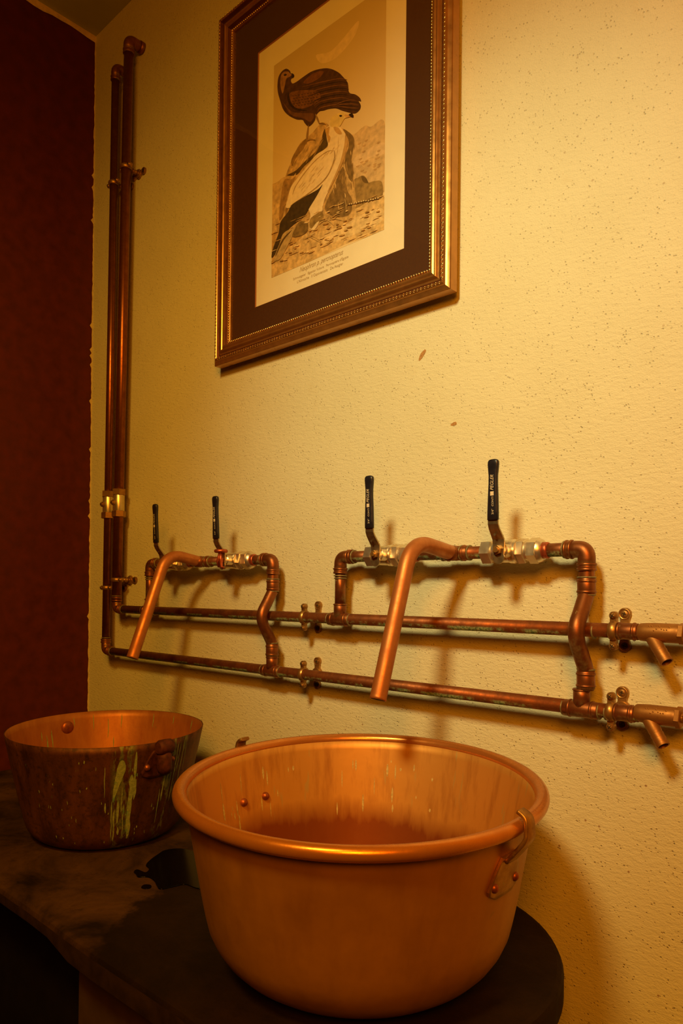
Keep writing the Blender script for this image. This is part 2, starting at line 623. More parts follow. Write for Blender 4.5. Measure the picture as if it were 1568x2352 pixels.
def patch(mb, prof, warp, outline, out=.0006, mi=0, inner=False, n=5, jag=0.0):
    """crust patch lying on the pan: outline of (degrees, height)"""
    s = spline([(d, h * 1000, 0) for d, h in outline], n)
    vs = []
    for p in s:
        d = p.x + random.uniform(-jag, jag)
        vs.append(mb.bm.verts.new(onpan(prof, warp, d, min(p.y / 1000, prof[-1][1] - .001), -(out + .0022) if inner else out)))
    mb.face(vs, mi)

def rivet(mb, prof, warp, deg, h, r, out, mi=0):
    p = onpan(prof, warp, deg, h, out)
    mb.sphere(p, r, 14, mi, (1, 1, 1))

def make_lug(root, prof, warp, deg, mat_, rivmat, hw=11, htop=.225, hbot=.165, hook=True, big=True):
    """riveted ear: a plate on the outside with an eye that stands above the rim"""
    mb = MB()
    H = prof[-1][1]
    a0 = deg
    rows = []
    K = 14
    # plate follows the wall; wide at its two rivets, narrow between
    for j in range(9):
        s = j / 8
        h = hbot + (htop - hbot) * s
        half = hw * (1 - .55 * s ** 1.5) * (math.sin(min(1, (s + .12) / .35) * PI / 2))
        rows.append([onpan(prof, warp, a0 - half + 2 * half * k / K, h, .0035) for k in range(K + 1)])
    rows2 = [[onpan(prof, warp, a0 - (hw * (1 - .55 * (j / 8) ** 1.5) * (math.sin(min(1, (j / 8 + .12) / .35) * PI / 2))) * (1 - 2 * k / K),
                    hbot + (htop - hbot) * j / 8, .0003) for k in range(K + 1)] for j in range(9)]
    mb.rings(rows, 0, False, True, False)
    mb.rings(rows2, 0, False, True, False)
    for k in range(K):
        for A, B in ((rows[0], rows2[0]), (rows[-1], rows2[-1])):
            mb.face([mb.bm.verts.new(p) for p in (A[k], A[k + 1], B[k + 1], B[k])])
    for j in range(8):
        for k in (0, K):
            mb.face([mb.bm.verts.new(p) for p in (rows[j][k], rows[j + 1][k], rows2[j + 1][k], rows2[j][k])])
    bmesh.ops.remove_doubles(mb.bm, verts=mb.bm.verts, dist=.00003)
    return mb

# lugs of the front pan, to the right and to the left
for deg, nm in ((0, 'r'), (180, 'l')):
    mb = make_lug(bigpan, bprof, bwarp, deg, None, None, 9.0, .212, .160)
    # the hook that rises outside the rim, curls over it and ends in a tongue
    e = Vector((math.cos(math.radians(deg)), math.sin(math.radians(deg)), 0))
    side = Vector((-e.y, e.x, 0))
    base = onpan(bprof, bwarp, deg, .205, .004)
    top = bwarp(Vector((BR_ * e.x, BR_ * e.y, BH_)))
    path = [base, top + e * .012 + Vector((0, 0, -.014)), top + e * .0145 + Vector((0, 0, -.002)), top + e * .0125 + Vector((0, 0, .013)), top + e * .002 + Vector((0, 0, .0195))]
    path = spline(path, 6, False)
    rr = []
    for i, p in enumerate(path):
        s = i / (len(path) - 1)
        t = (path[min(i + 1, len(path) - 1)] - path[max(i - 1, 0)]).normalized()
        nn = t.cross(side).normalized()
        hwid, th = .013 - .005 * s, .0028
        rr.append([p + side * (sx * hwid) + nn * (sy * th) for sx, sy in ((-1, -.6), (-.8, -1), (.8, -1), (1, -.6), (1, .6), (.8, 1), (-.8, 1), (-1, .6))])
    mb.rings(rr, 0, True, True)
    lug = mb.build('handle_lug', [M['brass']], bigpan)
    lug['label'] = 'greenish brass handle lug'
    for dd in (-5.8, 5.8):
        for r_, o_ in ((.0060, .0022), (.0066, -.0030)):
            mb = MB()
            rivet(mb, bprof, bwarp, deg + dd, .176, r_, o_)
            mb.build('rivet', [M['rivet']], lug)

# light drips and scratches inside the front pan
M['scale'] = m_plain('pale lime scale', (.56, .48, .22), .7, 0, .35, 300)
mb = MB()
patch(mb, bprof, bwarp, [(31.5, .196), (31.0, .175), (31.6, .155), (32.6, .150), (33.0, .172), (32.6, .192)], .0004, 0, True)
for i in range(34):
    d = random.uniform(95, 200)
    h = random.uniform(.15, .228)
    L = random.uniform(.004, .03)
    wv = random.uniform(.15, .5)
    patch(mb, bprof, bwarp, [(d, h), (d - wv, h - L * .5), (d, h - L), (d + wv, h - L * .5)], .0004, 0, True, 3)
mb.build('scale_drips', [M['scale']], bigpan)['kind'] = 'stuff'

# the back pan
def m_smallpan(inside):
    t = NT('tarnished copper of the back pan' + (' inside' if inside else ''))
    n = t.noise(24, 6, .65, t.mapping((1, 1, .25)))
    n2 = t.noise(90, 4, .7)
    if inside:
        c = t.mix(t.ramp(n, .3, .7), (.33, .11, .025), (.52, .22, .05))
    else:
        c = t.mix(t.ramp(n, .3, .7), (.04, .013, .006), (.19, .065, .017))
        c = t.mix(t.ramp(n2, .5, .7, 0, .7), c, (.02, .009, .005))
    g = t.ramp(t.noise(60, 5, .75, t.mapping((1, 1, .3), loc=(5, 2, 1))), .66, .70)
    gc = t.mix(t.ramp(n2, .35, .65), (.04, .12, .05), (.33, .36, .13))
    c = t.mix(t.math('MULTIPLY', g, .55), c, gc)
    if not inside:
        xyz = t.sep()
        an = t.math('ARCTAN2', xyz[1], xyz[0])
        run = t.noise(80, 4, .7, t.mapping((1, 1, .07), loc=(2, 7, 0)))
        for a0, wd, th in ((-.36, .13, .47), (.22, .20, .53), (-.95, .5, .66)):
            band = t.ramp(t.math('ABSOLUTE', t.math('SUBTRACT', an, a0)), wd * .5, wd, 1, 0)
            hit = t.math('MULTIPLY', t.math('MULTIPLY', band, t.ramp(run, th, th + .06)), .75)
            c = t.mix(hit, c, t.mix(t.ramp(n2, .4, .6), (.10, .16, .05), (.30, .30, .10)))
    t.set(c, .5 if inside else .55, .5, .4)
    t.bump(n2, .2, .001)
    return t.m
SMC = (.6903, -.3217, BZ)
smallpan, smbody, sprof, swarp = make_pan('copper_pan', SMC, .2024, .2204, .120, .0015, .050, (-.0114, .0101),
    'smaller tarnished copper pan streaked with green, at the back beside the maroon wall', [m_smallpan(False), m_smallpan(True)], None)
M['verdigris'] = None
t = NT('pale green verdigris crust')
n = t.noise(150, 5, .7)
n2 = t.noise(40, 4, .6)
c = t.mix(t.ramp(n, .3, .7), (.17, .22, .07), (.33, .39, .15))
c = t.mix(t.ramp(n2, .56, .68, 0, .8), c, (.07, .24, .11))
t.set(c, .8, 0, .3)
t.bump(n, .5, .002)
M['verdigris'] = t.m
mb = MB()
def streak(d, h0, h1, wd, inner=False, wob=.4):
    L = []
    Rr = []
    k = max(3, int(abs(h0 - h1) / .012))
    for i in range(k + 1):
        s = i / k
        h = h0 + (h1 - h0) * s
        ww = wd * (.55 + .6 * random.random()) * (.35 if i in (0, k) else 1)
        o = random.uniform(-wob, wob) * .5
        L.append((d - ww + o, h))
        Rr.append((d + ww + o, h))
    patch(mb, sprof, swarp, L + Rr[::-1], .0005, 0, inner, 3)
# main sheet of verdigris left of the lug, then thin runs
streak(-13.6, .206, .120, .75)
streak(-15.2, .160, .030, 1.35)
streak(-16.4, .115, .045, .6)
streak(-12.9, .150, .110, .8)
patch(mb, sprof, swarp, [(-23.0, .188), (-20.5, .192), (-19.0, .176), (-20.6, .158), (-22.5, .140), (-24.5, .118), (-25.6, .108), (-25.8, .128), (-24.6, .160)], .0005, 0, False, 4, .12)
streak(-22.5, .110, .065, .75)
streak(-22.0, .056, .040, .8)
streak(-24.8, .092, .018, .45)
streak(-20.4, .135, .088, .35)
streak(-19.0, .100, .040, .3)
streak(-26.3, .110, .010, .35)
streak(-30.5, .180, .120, .25)
streak(-30.0, .108, .088, .45)
for d, a, b, wd in ((9, .190, .120, .35), (11.5, .205, .10, .3), (14, .212, .09, .35), (16, .208, .15, .25), (6.5, .15, .095, .6), (19, .214, .12, .35), (4.5, .12, .05, .3), (22, .20, .15, .25)):
    streak(d, a, b, wd)
for d, a, b, wd in ((-170, .19, .150, .4), (-166, .18, .145, .55), (-162, .19, .17, .3), (173, .21, .19, .3), (160, .212, .18, .35), (150, .2, .16, .35), (141, .21, .18, .3), (118, .213, .185, .4), (101, .213, .195, .4), (80, .213, .19, .5), (146, .16, .13, .3), (30, .205, .17, .4)):
    streak(d, a, b, wd, True)
for i in range(40):
    d, h = random.uniform(-75, 5), random.uniform(.02, .2)
    streak(d, h, h - .004 - .004 * random.random(), .15 + .2 * random.random())
mb.build('verdigris_crust', [M['verdigris']], smallpan)['kind'] = 'stuff'

# rusty ear with its eye, and the round rivet heads inside
mb = make_lug(smallpan, sprof, swarp, 1.5, None, None, 12.5, .205, .148)
e = Vector((1, 0, 0))
c = onpan(sprof, swarp, 1.5, .203, .008)
mb.lathe([(.011, -.017), (.0145, -.012), (.015, 0), (.0145, .012), (.011, .017)], c + Vector((.004, 0, .008)), 'Y', 18)
mb.lathe([(.012, -.03), (.015, -.02), (.014, 0), (.012, .012)], c + Vector((.003, 0, -.012)), 'Z', 16)
ear = mb.build('handle_lug', [M['rust']], smallpan)
ear['label'] = 'dark rusty handle lug'
for d_, h_, r_ in ((-7, .172, .0068), (9.5, .180, .0060)):
    mb = MB()
    rivet(mb, sprof, swarp, d_, h_, r_, .003)
    mb.build('rivet', [M['rivet']], ear)
mb = MB()
p = onpan(sprof, swarp, 178, .190, -.0035)
mb.sphere(p, .0145, 20, 0, (.45, 1, 1))
mb.build('rivet', [M['rivet']], smallpan)

# ------------------------------------------------------------------ framed bird print
FX0, FX1, FZ0, FZ1 = .662, 1.366, 1.674, 2.546
M['gilt'] = m_plain('bronze gilt moulding', (.50, .235, .06), .30, .75, .15, 40)
M['gilt_dark'] = m_plain('brown groove of the moulding', (.12, .035, .01), .4, .5, .2, 60)
M['bead'] = m_plain('bright gilt beading', (.85, .62, .28), .22, .95, .15, 60)
M['mat'] = m_plain('dark brown mount board', (.075, .030, .010), .8, 0, .1, 200, .2)
M['bevel'] = m_plain('orange brown mount bevel', (.34, .12, .03), .7, 0, .1)
M['paper'] = m_plain('cream paper', (.86, .79, .56), .7, 0, .03, 20, .2)
pic = thing('framed_print', ((FX0 + FX1) / 2, 0, FZ0), 'gilt framed print of two birds of prey hanging on the cream wall', 'picture')
PL = pic.location.copy()
pic.scale = (.984, 1, .984)
pic.location += Vector((.0040, -.014, -.004))     # it hangs a finger's width off the wall
# moulding profile: (distance in from the outer edge, height off the wall, material)
prof = [(0, .002, 0), (0, .0215, 0), (.0015, .0235, 0), (.006, .0245, 0), (.0105, .0265, 0), (.012, .0295, 0), (.0145, .0315, 0), (.017, .0315, 0), (.0195, .0300, 0),
        (.0215, .0270, 1), (.0235, .0245, 1), (.027, .0240, 1), (.031, .0250, 0), (.0335, .0275, 0), (.0365, .0290, 0), (.0395, .0285, 0), (.0415, .0268, 0), (.0435, .0278, 0), (.047, .0285, 0), (.0505, .0275, 0), (.053, .0245, 1), (.055, .0205, 1),
        (.057, .0185, 0), (.0605, .0185, 0), (.063, .017, 0), (.063, .010, 0)]
prof = [(d * .84, h, mi) for d, h, mi in prof]
def mould(side):
    mb = MB()
    rows = []
    for end in (0, 1):
        r = []
        for d, h, mi in prof:
            if side == 'bottom':
                p = (FX0 + d if end == 0 else FX1 - d, -h, FZ0 + d)
            elif side == 'top':
                p = (FX0 + d if end == 0 else FX1 - d, -h, FZ1 - d)
            elif side == 'left':
                p = (FX0 + d, -h, FZ0 + d if end == 0 else FZ1 - d)
            else:
                p = (FX1 - d, -h, FZ0 + d if end == 0 else FZ1 - d)
            r.append(mb.bm.verts.new(p))
        rows.append(r)
    for i in range(len(prof) - 1):
        mb.face([rows[0][i], rows[0][i + 1], rows[1][i + 1], rows[1][i]], prof[i + 1][2], True)
    mb.face([rows[0][0], rows[1][0], rows[1][-1], rows[0][-1]], 0)
    mb.face(rows[0], 1)
    mb.face(rows[1], 1)
    fr = mb.build('moulding', [M['gilt'], M['gilt_dark']], pic, PL, .5)
    # twisted rope beading on the sight edge and a leaf run on the outer ridge
    mb = MB()
    along = (FZ0 + .0500, FZ1 - .0500) if side in ('left', 'right') else (FX0 + .0500, FX1 - .0500)
    n = int((along[1] - along[0]) / .0062)
    for i in range(n + 1):
        s = along[0] + (along[1] - along[0]) * i / n
        c, t = {'left': (Vector((FX0 + .0497, -.0195, s)), Vector((.35, 0, 1))), 'right': (Vector((FX1 - .0497, -.0195, s)), Vector((.35, 0, 1))),
                'bottom': (Vector((s, -.0195, FZ0 + .0497)), Vector((1, 0, .35))), 'top': (Vector((s, -.0195, FZ1 - .0497)), Vector((1, 0, .35)))}[side]
        g = bmesh.ops.create_uvsphere(mb.bm, u_segments=7, v_segments=5, radius=1, matrix=Matrix.Translation(c) @ t.to_track_quat('Z', 'Y').to_matrix().to_4x4() @ Matrix.Diagonal((.0024, .0024, .0033, 1)))
        for f in {f for v in g['verts'] for f in v.link_faces}:
            f.smooth = True
    mb.build('rope_beading', [M['bead']], fr)
    mb = MB()
    along = (FZ0 + .016, FZ1 - .016) if side in ('left', 'right') else (FX0 + .016, FX1 - .016)
    n = int((along[1] - along[0]) / .0085)
    for i in range(n + 1):
        s = along[0] + (along[1] - along[0]) * (i + .5) / (n + 1)
        for q in (-1, 1):
            d = .0133 + q * .0010
            c, t = {'left': (Vector((FX0 + d, -.0312, s)), Vector((q * .6, 0, 1))), 'right': (Vector((FX1 - d, -.0312, s)), Vector((-q * .6, 0, 1))),
                    'bottom': (Vector((s, -.0312, FZ0 + d)), Vector((1, 0, q * .6))), 'top': (Vector((s, -.0312, FZ1 - d)), Vector((1, 0, -q * .6)))}[side]
            sz = .0030 if i % 3 else .0038
            g = bmesh.ops.create_uvsphere(mb.bm, u_segments=6, v_segments=4, radius=1, matrix=Matrix.Translation(c) @ t.to_track_quat('Z', 'Y').to_matrix().to_4x4() @ Matrix.Diagonal((.0009, .0011, sz, 1)))
            for f in {f for v in g['verts'] for f in v.link_faces}:
                f.smooth = True
    mb.build('leaf_beading', [M['bead']], fr)
    return fr
for sd in ('bottom', 'left', 'right', 'top'):
    fr = mould(sd)
    for bd in fr.children:
        bd.data.transform(Matrix.Translation(-PL))

AY = -.0085                                        # face of the print
A = lambda px, py: at(px, py, -AY)
PX0, PX1, PZ0, PZ1 = .802, 1.246, 1.7915, 2.400     # sheet seen in the mount opening
GX0, GX1, GZ0, GZ1 = FX0 + .050, FX1 - .050, FZ0 + .050, FZ1 - .050
mb = MB()
mb.box((GX0, -.0082, GZ0), (GX1, -.004, GZ1))
mb.build('print_sheet', [M['paper']], pic, PL)
# mount board: a rectangular ring with a bevelled opening
mb = MB()
def rect(x0, x1, z0, z1, y):
    return [Vector((x0, y, z0)), Vector((x1, y, z0)), Vector((x1, y, z1)), Vector((x0, y, z1))]
R = [rect(GX0, GX1, GZ0, GZ1, -.0084), rect(GX0, GX1, GZ0, GZ1, -.0108), rect(PX0 - .0016, PX1 + .0016, PZ0 - .0016, PZ1 + .0016, -.0108), rect(PX0, PX1, PZ0, PZ1, -.0086)]
V = [[mb.bm.verts.new(p) for p in r] for r in R]
for (a, b), mi in zip(zip(V, V[1:]), (0, 0, 1)):
    for i in range(4):
        mb.face([a[i], a[(i + 1) % 4], b[(i + 1) % 4], b[i]], mi)
mb.build('mount', [M['mat'], M['bevel']], pic, PL)

# the bird picture, built of thin painted areas
PCOL = {}
def paint(col, var=.25, scale=90):
    key = (col, var)
    if key not in PCOL:
        PCOL[key] = m_plain('printed ink %d' % len(PCOL), col, .75, 0, var, scale, .15)
    return PCOL[key]
t = NT('printed sky wash')
z = t.sep()[2]
n = t.noise(9, 5, .6)
g = t.ramp(t.math('ADD', z, t.math('MULTIPLY', t.math('SUBTRACT', n, .5), .12)), .30, .70)
c = t.mix(g, (.84, .67, .36), (.60, .47, .22))
t.set(c, .75, 0, .15)
SKY = t.m
art_mats, art_layers = [SKY], []
mb = MB()
lay = [0]
def flat(pts, col, var=.25, smooth=True, conv=None, n=5, jag=0.0):
    P = [conv(*p) if conv else p for p in pts]
    W3 = [A(*p) for p in P]
    if smooth:
        W3 = spline(W3, n)
    m = col if not isinstance(col, tuple) else paint(col, var)
    if m not in art_mats:
        art_mats.append(m)
    lay[0] += 1
    y = AY - .000008 * lay[0]
    mb.face([mb.bm.verts.new((min(AX1, max(AX0, p.x + random.uniform(-jag, jag))), y, min(AZ1, max(AZ0, p.z + random.uniform(-jag, jag))))) for p in W3], art_mats.index(m))
AX0, AX1, AZ0, AZ1 = .8555, 1.1945, 1.8455, 2.3445
mb.face([mb.bm.verts.new(p) for p in rect(AX0, AX1, AZ0, AZ1, AY)], 0)
za = lambda x, y: (590 + x / 4.9, 110 + y / 4.9)
zb = lambda x, y: (600 + x / 5.058, 450 + y / 5.058)
def line(pts, wd, col, conv):
    L, Rr = [], []
    for i, p in enumerate(pts):
        q0, q1 = Vector(pts[max(i - 1, 0)]), Vector(pts[min(i + 1, len(pts) - 1)])
        tt = (q1 - q0).normalized()
        k = wd * (.4 if i in (0, len(pts) - 1) else 1)
        L.append((p[0] - tt.y * k, p[1] + tt.x * k))
        Rr.append((p[0] + tt.y * k, p[1] - tt.x * k))
    flat(L + Rr[::-1], col, .25, True, conv, 4)
BR, BD, BL = (.085, .038, .016), (.035, .018, .009), (.20, .085, .028)
OCH, OCD, PALE = (.62, .41, .15), (.32, .19, .055), (.88, .72, .42)
# distance: clouds, hills, ground
flat([(700, 60), (860, 20), (1000, -120), (1180, -330), (1150, -180), (1020, 0), (900, 110), (760, 150)], (.78, .62, .34), .1, True, za)
flat([(1060, 1050), (1160, 940), (1260, 860), (1330, 870), (1460, 790), (1500, 1000), (1500, 1600), (1100, 1560)], (.66, .47, .22), .25, True, za)
flat([(1130, 1240), (1300, 1120), (1470, 1050), (1470, 1180), (1300, 1230), (1140, 1340)], (.74, .54, .28), .2, True, za)
for i in range(22):
    x, y = random.uniform(1150, 1420), random.uniform(1000, 1420)
    flat([(x - 18, y), (x, y - 14), (x + 26, y - 20), (x + 6, y + 8)], (.52, .33, .13), .3, True, za, 3)
flat([(140, 1580), (260, 1500), (360, 1460), (380, 1800), (140, 1800)], (.62, .43, .18), .3, True, za)
flat([(90, 250), (240, 40), (340, 160), (330, 420), (600, 300), (800, 180), (1100, 90), (1480, 0), (1480, 420), (1000, 560), (90, 1000)], (.72, .50, .20), .4, True, zb)
flat([(90, 470), (300, 400), (560, 330), (500, 480), (300, 640), (90, 840)], (.58, .36, .11), .4, True, zb)
flat([(930, 330), (1200, 220), (1440, 130), (1440, 290), (1150, 430), (800, 560), (760, 480)], (.80, .60, .28), .3, True, zb)
# rocks
flat([(1130, 1500), (1180, 1450), (1235, 1425), (1270, 1450), (1300, 1505), (1360, 1490), (1450, 1500), (1450, 1680), (1300, 1720), (1130, 1790)], (.36, .235, .075), .4, True, za)
flat([(1215, 1430), (1265, 1450), (1295, 1510), (1240, 1500)], (.16, .10, .03), .3, True, za)
flat([(740, 850), (810, 828), (870, 870), (1000, 890), (1095, 950), (1135, 1010), (1130, 1110), (1108, 1250), (1130, 1400), (1140, 1560), (1150, 1800), (1000, 2000), (300, 2100), (290, 1764), (330, 1560), (340, 1480), (380, 1360), (430, 1240), (470, 1150), (520, 1060), (580, 1010), (660, 940)], OCH, .45, True, za)
flat([(420, 1250), (480, 1130), (540, 1050), (600, 1010), (560, 1120), (480, 1220), (430, 1320)], OCD, .35, True, za)
flat([(800, 900), (815, 960), (838, 1075), (760, 1160), (650, 1250), (560, 1330), (480, 1420), (370, 1425), (470, 1370), (570, 1270), (690, 1160), (760, 1040), (775, 960)], (.11, .07, .02), .3, True, za)
flat([(1010, 900), (1100, 955), (1136, 1020), (1128, 1110), (1105, 1250), (1125, 1400), (1110, 1500), (1050, 1400), (1030, 1230), (1075, 1090), (1060, 1000)], (.24, .155, .05), .35, True, za)
flat([(1000, 1330), (1040, 1450), (1060, 1600), (1110, 1700), (1090, 1860), (930, 1900), (800, 1800), (900, 1560)], (.27, .17, .055), .45, True, za)
flat([(330, 1500), (420, 1470), (470, 1440), (400, 1600), (350, 1760), (320, 1900), (280, 1900)], (.40, .24, .08), .4, True, za)
line([(430, 1600), (380, 1750), (360, 1880)], 16, OCD, za)
for i in range(70):
    x, y = random.uniform(360, 1130), random.uniform(1000, 1760)
    if y < 1850 - 1.5 * x + 120 and x < 760:
        continue
    L_ = random.uniform(40, 120)
    dx_ = -.55 if x < 800 else .12
    line([(x, y), (x + dx_ * L_ * .5 + random.uniform(-8, 8), y + L_ * .5), (x + dx_ * L_, y + L_)], random.uniform(3, 7), random.choice([OCD, (.44, .28, .09), (.74, .52, .22)]), za)
# dark bird perched on the rock
flat([(265, 380), (280, 300), (320, 242), (365, 218), (404, 240), (418, 270), (450, 284), (452, 308), (428, 324), (416, 350), (434, 384), (480, 366), (560, 308), (660, 245), (780, 214), (870, 218), (960, 260), (1020, 320), (1065, 380), (1080, 485), (1150, 508), (1200, 545), (1215, 585), (1188, 582), (1212, 630), (1200, 680), (1148, 722), (1080, 712), (1000, 690), (930, 665), (850, 672), (790, 690), (742, 700), (705, 745), (690, 800), (652, 850), (612, 870), (572, 830), (548, 796), (480, 790), (390, 745), (330, 680), (298, 590), (268, 480)], BR, .35, True, za)
flat([(300, 310), (335, 255), (385, 250), (405, 270), (430, 285), (400, 310), (365, 335), (345, 420), (322, 500), (300, 420)], (.36, .19, .075), .3, True, za)
flat([(425, 270), (452, 284), (452, 310), (430, 322)], BD, .2, True, za)
flat([(335, 290), (350, 275), (372, 285), (350, 302)], BD, .2, True, za)
flat([(400, 510), (470, 470), (600, 460), (720, 470), (750, 560), (640, 640), (520, 670), (440, 630)], BL, .4, True, za)
flat([(560, 372), (640, 290), (740, 245), (790, 255), (730, 330), (620, 385)], (.19, .075, .025), .35, True, za)
flat([(390, 480), (410, 590), (470, 660), (600, 690), (480, 690), (405, 630), (375, 550)], BD, .2, True, za)
flat([(330, 600), (420, 700), (540, 720), (680, 730), (640, 820), (560, 780), (420, 740)], (.17, .075, .028), .3, True, za)
for i in range(9):
    y = 330 + 36 * i
    line([(560 + 20 * i, y + 90), (760, y + 40), (960, y), (1050 + 6 * min(i, 4), y + 10)], 5, BD if i % 2 else BL, za)
for i in range(6):
    line([(880, 660), (980, 600 + 12 * i), (1090, 570 + 22 * i), (1180, 585 + 20 * i)], 4, BD if i % 2 else BL, za)
for r in range(5):
    for i in range(9):
        x, y = 440 + 34 * i + 12 * (r % 2), 520 + 30 * r - 6 * i
        line([(x - 10, y), (x, y + 10), (x + 12, y + 2)], 2.6, BD, za)
for a, b in (((700, 735), (742, 838)), ((618, 865), (594, 1060))):
    line([a, ((a[0] + b[0]) / 2, (a[1] + b[1]) / 2), b], 11, (.33, .2, .07), za)
line([(594, 1040), (640, 1020), (690, 1025)], 8, OCD, za)
line([(740, 840), (780, 835), (815, 850)], 8, OCD, za)
# pale bird standing in front
flat([(865, 800), (858, 860), (820, 895), (826, 1000), (842, 1080), (815, 1125), (700, 1200), (600, 1330), (500, 1450), (420, 1560), (385, 1690), (372, 1800), (560, 1760), (640, 1870), (610, 2010), (690, 2040), (760, 1900), (800, 1710), (860, 1585), (930, 1450), (1000, 1300), (1040, 1180), (1066, 1040), (1040, 960), (985, 885), (930, 850)], PALE, .12, True, za)
flat([(810, 920), (830, 890), (860, 880), (850, 960), (870, 1000), (850, 1060), (832, 1000)], (.60, .36, .10), .2, True, za)
flat([(1040, 960), (1066, 1040), (1040, 1180), (1000, 1300), (930, 1450), (860, 1585), (840, 1600), (960, 1330), (1010, 1160), (1030, 1050)], (.58, .37, .13), .2, True, za)
flat([(865, 860), (868, 800), (892, 758), (950, 724), (1010, 717), (1064, 740), (1100, 745), (1060, 772), (1030, 782), (1002, 830), (972, 872), (920, 886), (885, 880)], (.78, .61, .22), .15, True, za)
flat([(1030, 740), (1080, 738), (1112, 722), (1132, 745), (1128, 770), (1100, 762), (1050, 772)], (.70, .42, .14), .15, True, za)
flat([(1078, 738), (1112, 722), (1132, 745), (1128, 770), (1096, 760)], BD, .2, True, za)
flat([(968, 752), (985, 742), (1004, 752), (986, 766)], BD, .2, True, za)
flat([(905, 880), (960, 890), (1000, 950), (975, 965), (930, 940)], (.62, .40, .14), .2, True, za)
line([(912, 1150), (918, 1230), (860, 1390), (780, 1500), (640, 1620), (480, 1730), (420, 1770)], 7, (.42, .27, .09), za)
line([(912, 1150), (840, 1155), (720, 1240), (600, 1370), (480, 1540), (440, 1640)], 5, (.50, .33, .12), za)
line([(960, 1000), (950, 1150), (900, 1330)], 4, (.62, .45, .2), za)
flat([(780, 1530), (720, 1590), (540, 1690), (430, 1764), (380, 1850), (300, 1960), (280, 2080), (215, 2260), (200, 2360), (250, 2300), (330, 2130), (420, 2010), (560, 1900), (640, 1780), (720, 1650)], (.075, .05, .018), .3, True, za)
flat([(340, 2080), (470, 2020), (440, 2110), (370, 2250), (300, 2370), (235, 2400), (225, 2370), (290, 2200)], (.55, .40, .17), .3, True, za)
line([(250, 2330), (330, 2160), (420, 2060)], 10, (.13, .08, .025), za)
flat([(490, 290), (590, 320), (580, 400), (500, 460), (400, 470), (430, 380)], (.26, .17, .055), .45, True, zb)
flat([(620, 250), (740, 180), (760, 270), (690, 300), (620, 380), (600, 320)], (.36, .24, .075), .45, True, zb)
LEG = (.60, .42, .17)
line([(588, 295), (596, 390), (590, 460), (612, 560), (620, 610)], 10, LEG, zb)
line([(592, 450), (660, 470), (730, 520)], 9, LEG, zb)
line([(600, 470), (660, 500), (735, 540)], 6, LEG, zb)
line([(755, 120), (775, 200), (800, 275)], 10, LEG, zb)
line([(800, 270), (850, 300), (880, 335)], 8, LEG, zb)
line([(800, 280), (750, 292), (712, 330)], 7, LEG, zb)
line([(830, 275), (900, 258), (980, 280)], 8, LEG, zb)
for i in range(26):
    x = random.uniform(560, 1000)
    y = 2150 - 1.12 * x + random.uniform(-60, 120)
    L_ = random.uniform(30, 80)
    line([(x, y), (x - L_ * .35, y + L_ * .5), (x - L_ * .75, y + L_)], 2.4, random.choice([(.70, .52, .25), (.92, .78, .50), (.62, .44, .18)]), za)
for i in range(70):
    x = random.uniform(130, 1420)
    y = random.uniform(380, 860) - .3 * x
    L_ = random.uniform(30, 110)
    line([(x, y), (x + L_ * .5, y - L_ * .22 + random.uniform(-6, 6)), (x + L_, y - L_ * .42)], random.uniform(2.5, 6), random.choice([(.52, .32, .10), (.84, .64, .32), (.66, .44, .16)]), zb)
# grass and pebbles
for i in range(95):
    x, y = random.uniform(110, 1430), random.uniform(150, 900)
    if y > 930 - .42 * x or y < 480 - .32 * x:
        continue
    if 170 < x < 480 and y < 720 and y < 900 - x:
        continue
    s = random.uniform(12, 38)
    flat([(x - s, y + 8), (x - s * .2, y - 8), (x + s, y - s * .4), (x + s * .3, y + 6)], random.choice([(.52, .32, .10), (.82, .62, .30), (.40, .24, .07), (.62, .40, .14)]), .35, True, zb, 3)
for i in range(26):
    x = 1060 + 14 * i
    y = 100 - 3.2 * i + random.uniform(-8, 8)
    flat([(x - 9, y + 6), (x, y - 8), (x + 9, y), (x + 2, y + 9)], (.78, .62, .32) if i % 2 else (.2, .12, .035), .2, True, zb, 3)
art = mb.build('bird_picture', art_mats, pic, PL)

def text_mesh(mb, body, width, height_scale=1.0, shear=0.0, mi=0):
    """adds flat lettering, baseline at the origin, running along +X with +Z up, scaled to width"""
    cu = bpy.data.curves.new('lettering', 'FONT')
    cu.body = body
    cu.size = 1.0
    cu.shear = shear
    ob = bpy.data.objects.new('lettering', cu)
    COL.objects.link(ob)
    dg = bpy.context.evaluated_depsgraph_get()
    me = bpy.data.meshes.new_from_object(ob.evaluated_get(dg))
    xs = [v.co.x for v in me.vertices]
    k = width / (max(xs) - min(xs))
    x0 = min(xs)
    vs = [mb.bm.verts.new(((v.co.x - x0) * k, 0, v.co.y * k * height_scale)) for v in me.vertices]
    for p in me.polygons:
        mb.face([vs[i] for i in p.vertices], mi)
    bpy.data.objects.remove(ob)
    bpy.data.curves.remove(cu)
    bpy.data.meshes.remove(me)
    return vs
M['caption'] = m_plain('grey brown caption ink', (.46, .34, .17), .8, 0, .1)
mb = MB()
for body, a, b, sh, hs in (('Neophron p. percnopterus', (695, 623), (796, 584), .45, 1.35),
                           ("Schmutzgeier   Egyptian Vulture   Percnopt\u00e8re d'\u00c9gypte", (680, 643), (808, 590.5), 0, 1.0),
                           ("L'Alimoche   Il Capovaccaio   De Aasgier", (689, 649), (796, 607.5), 0, 1.0)):
    p, q = A(*a), A(*b)
    n0 = len(mb.bm.verts)
    vs = text_mesh(mb, body, q.x - p.x, hs, sh)
    for v_ in vs:
        v_.co += Vector((p.x, -.0087, (p.z + q.z) / 2 - .0005))
mb.build('caption', [M['caption']], pic, PL)

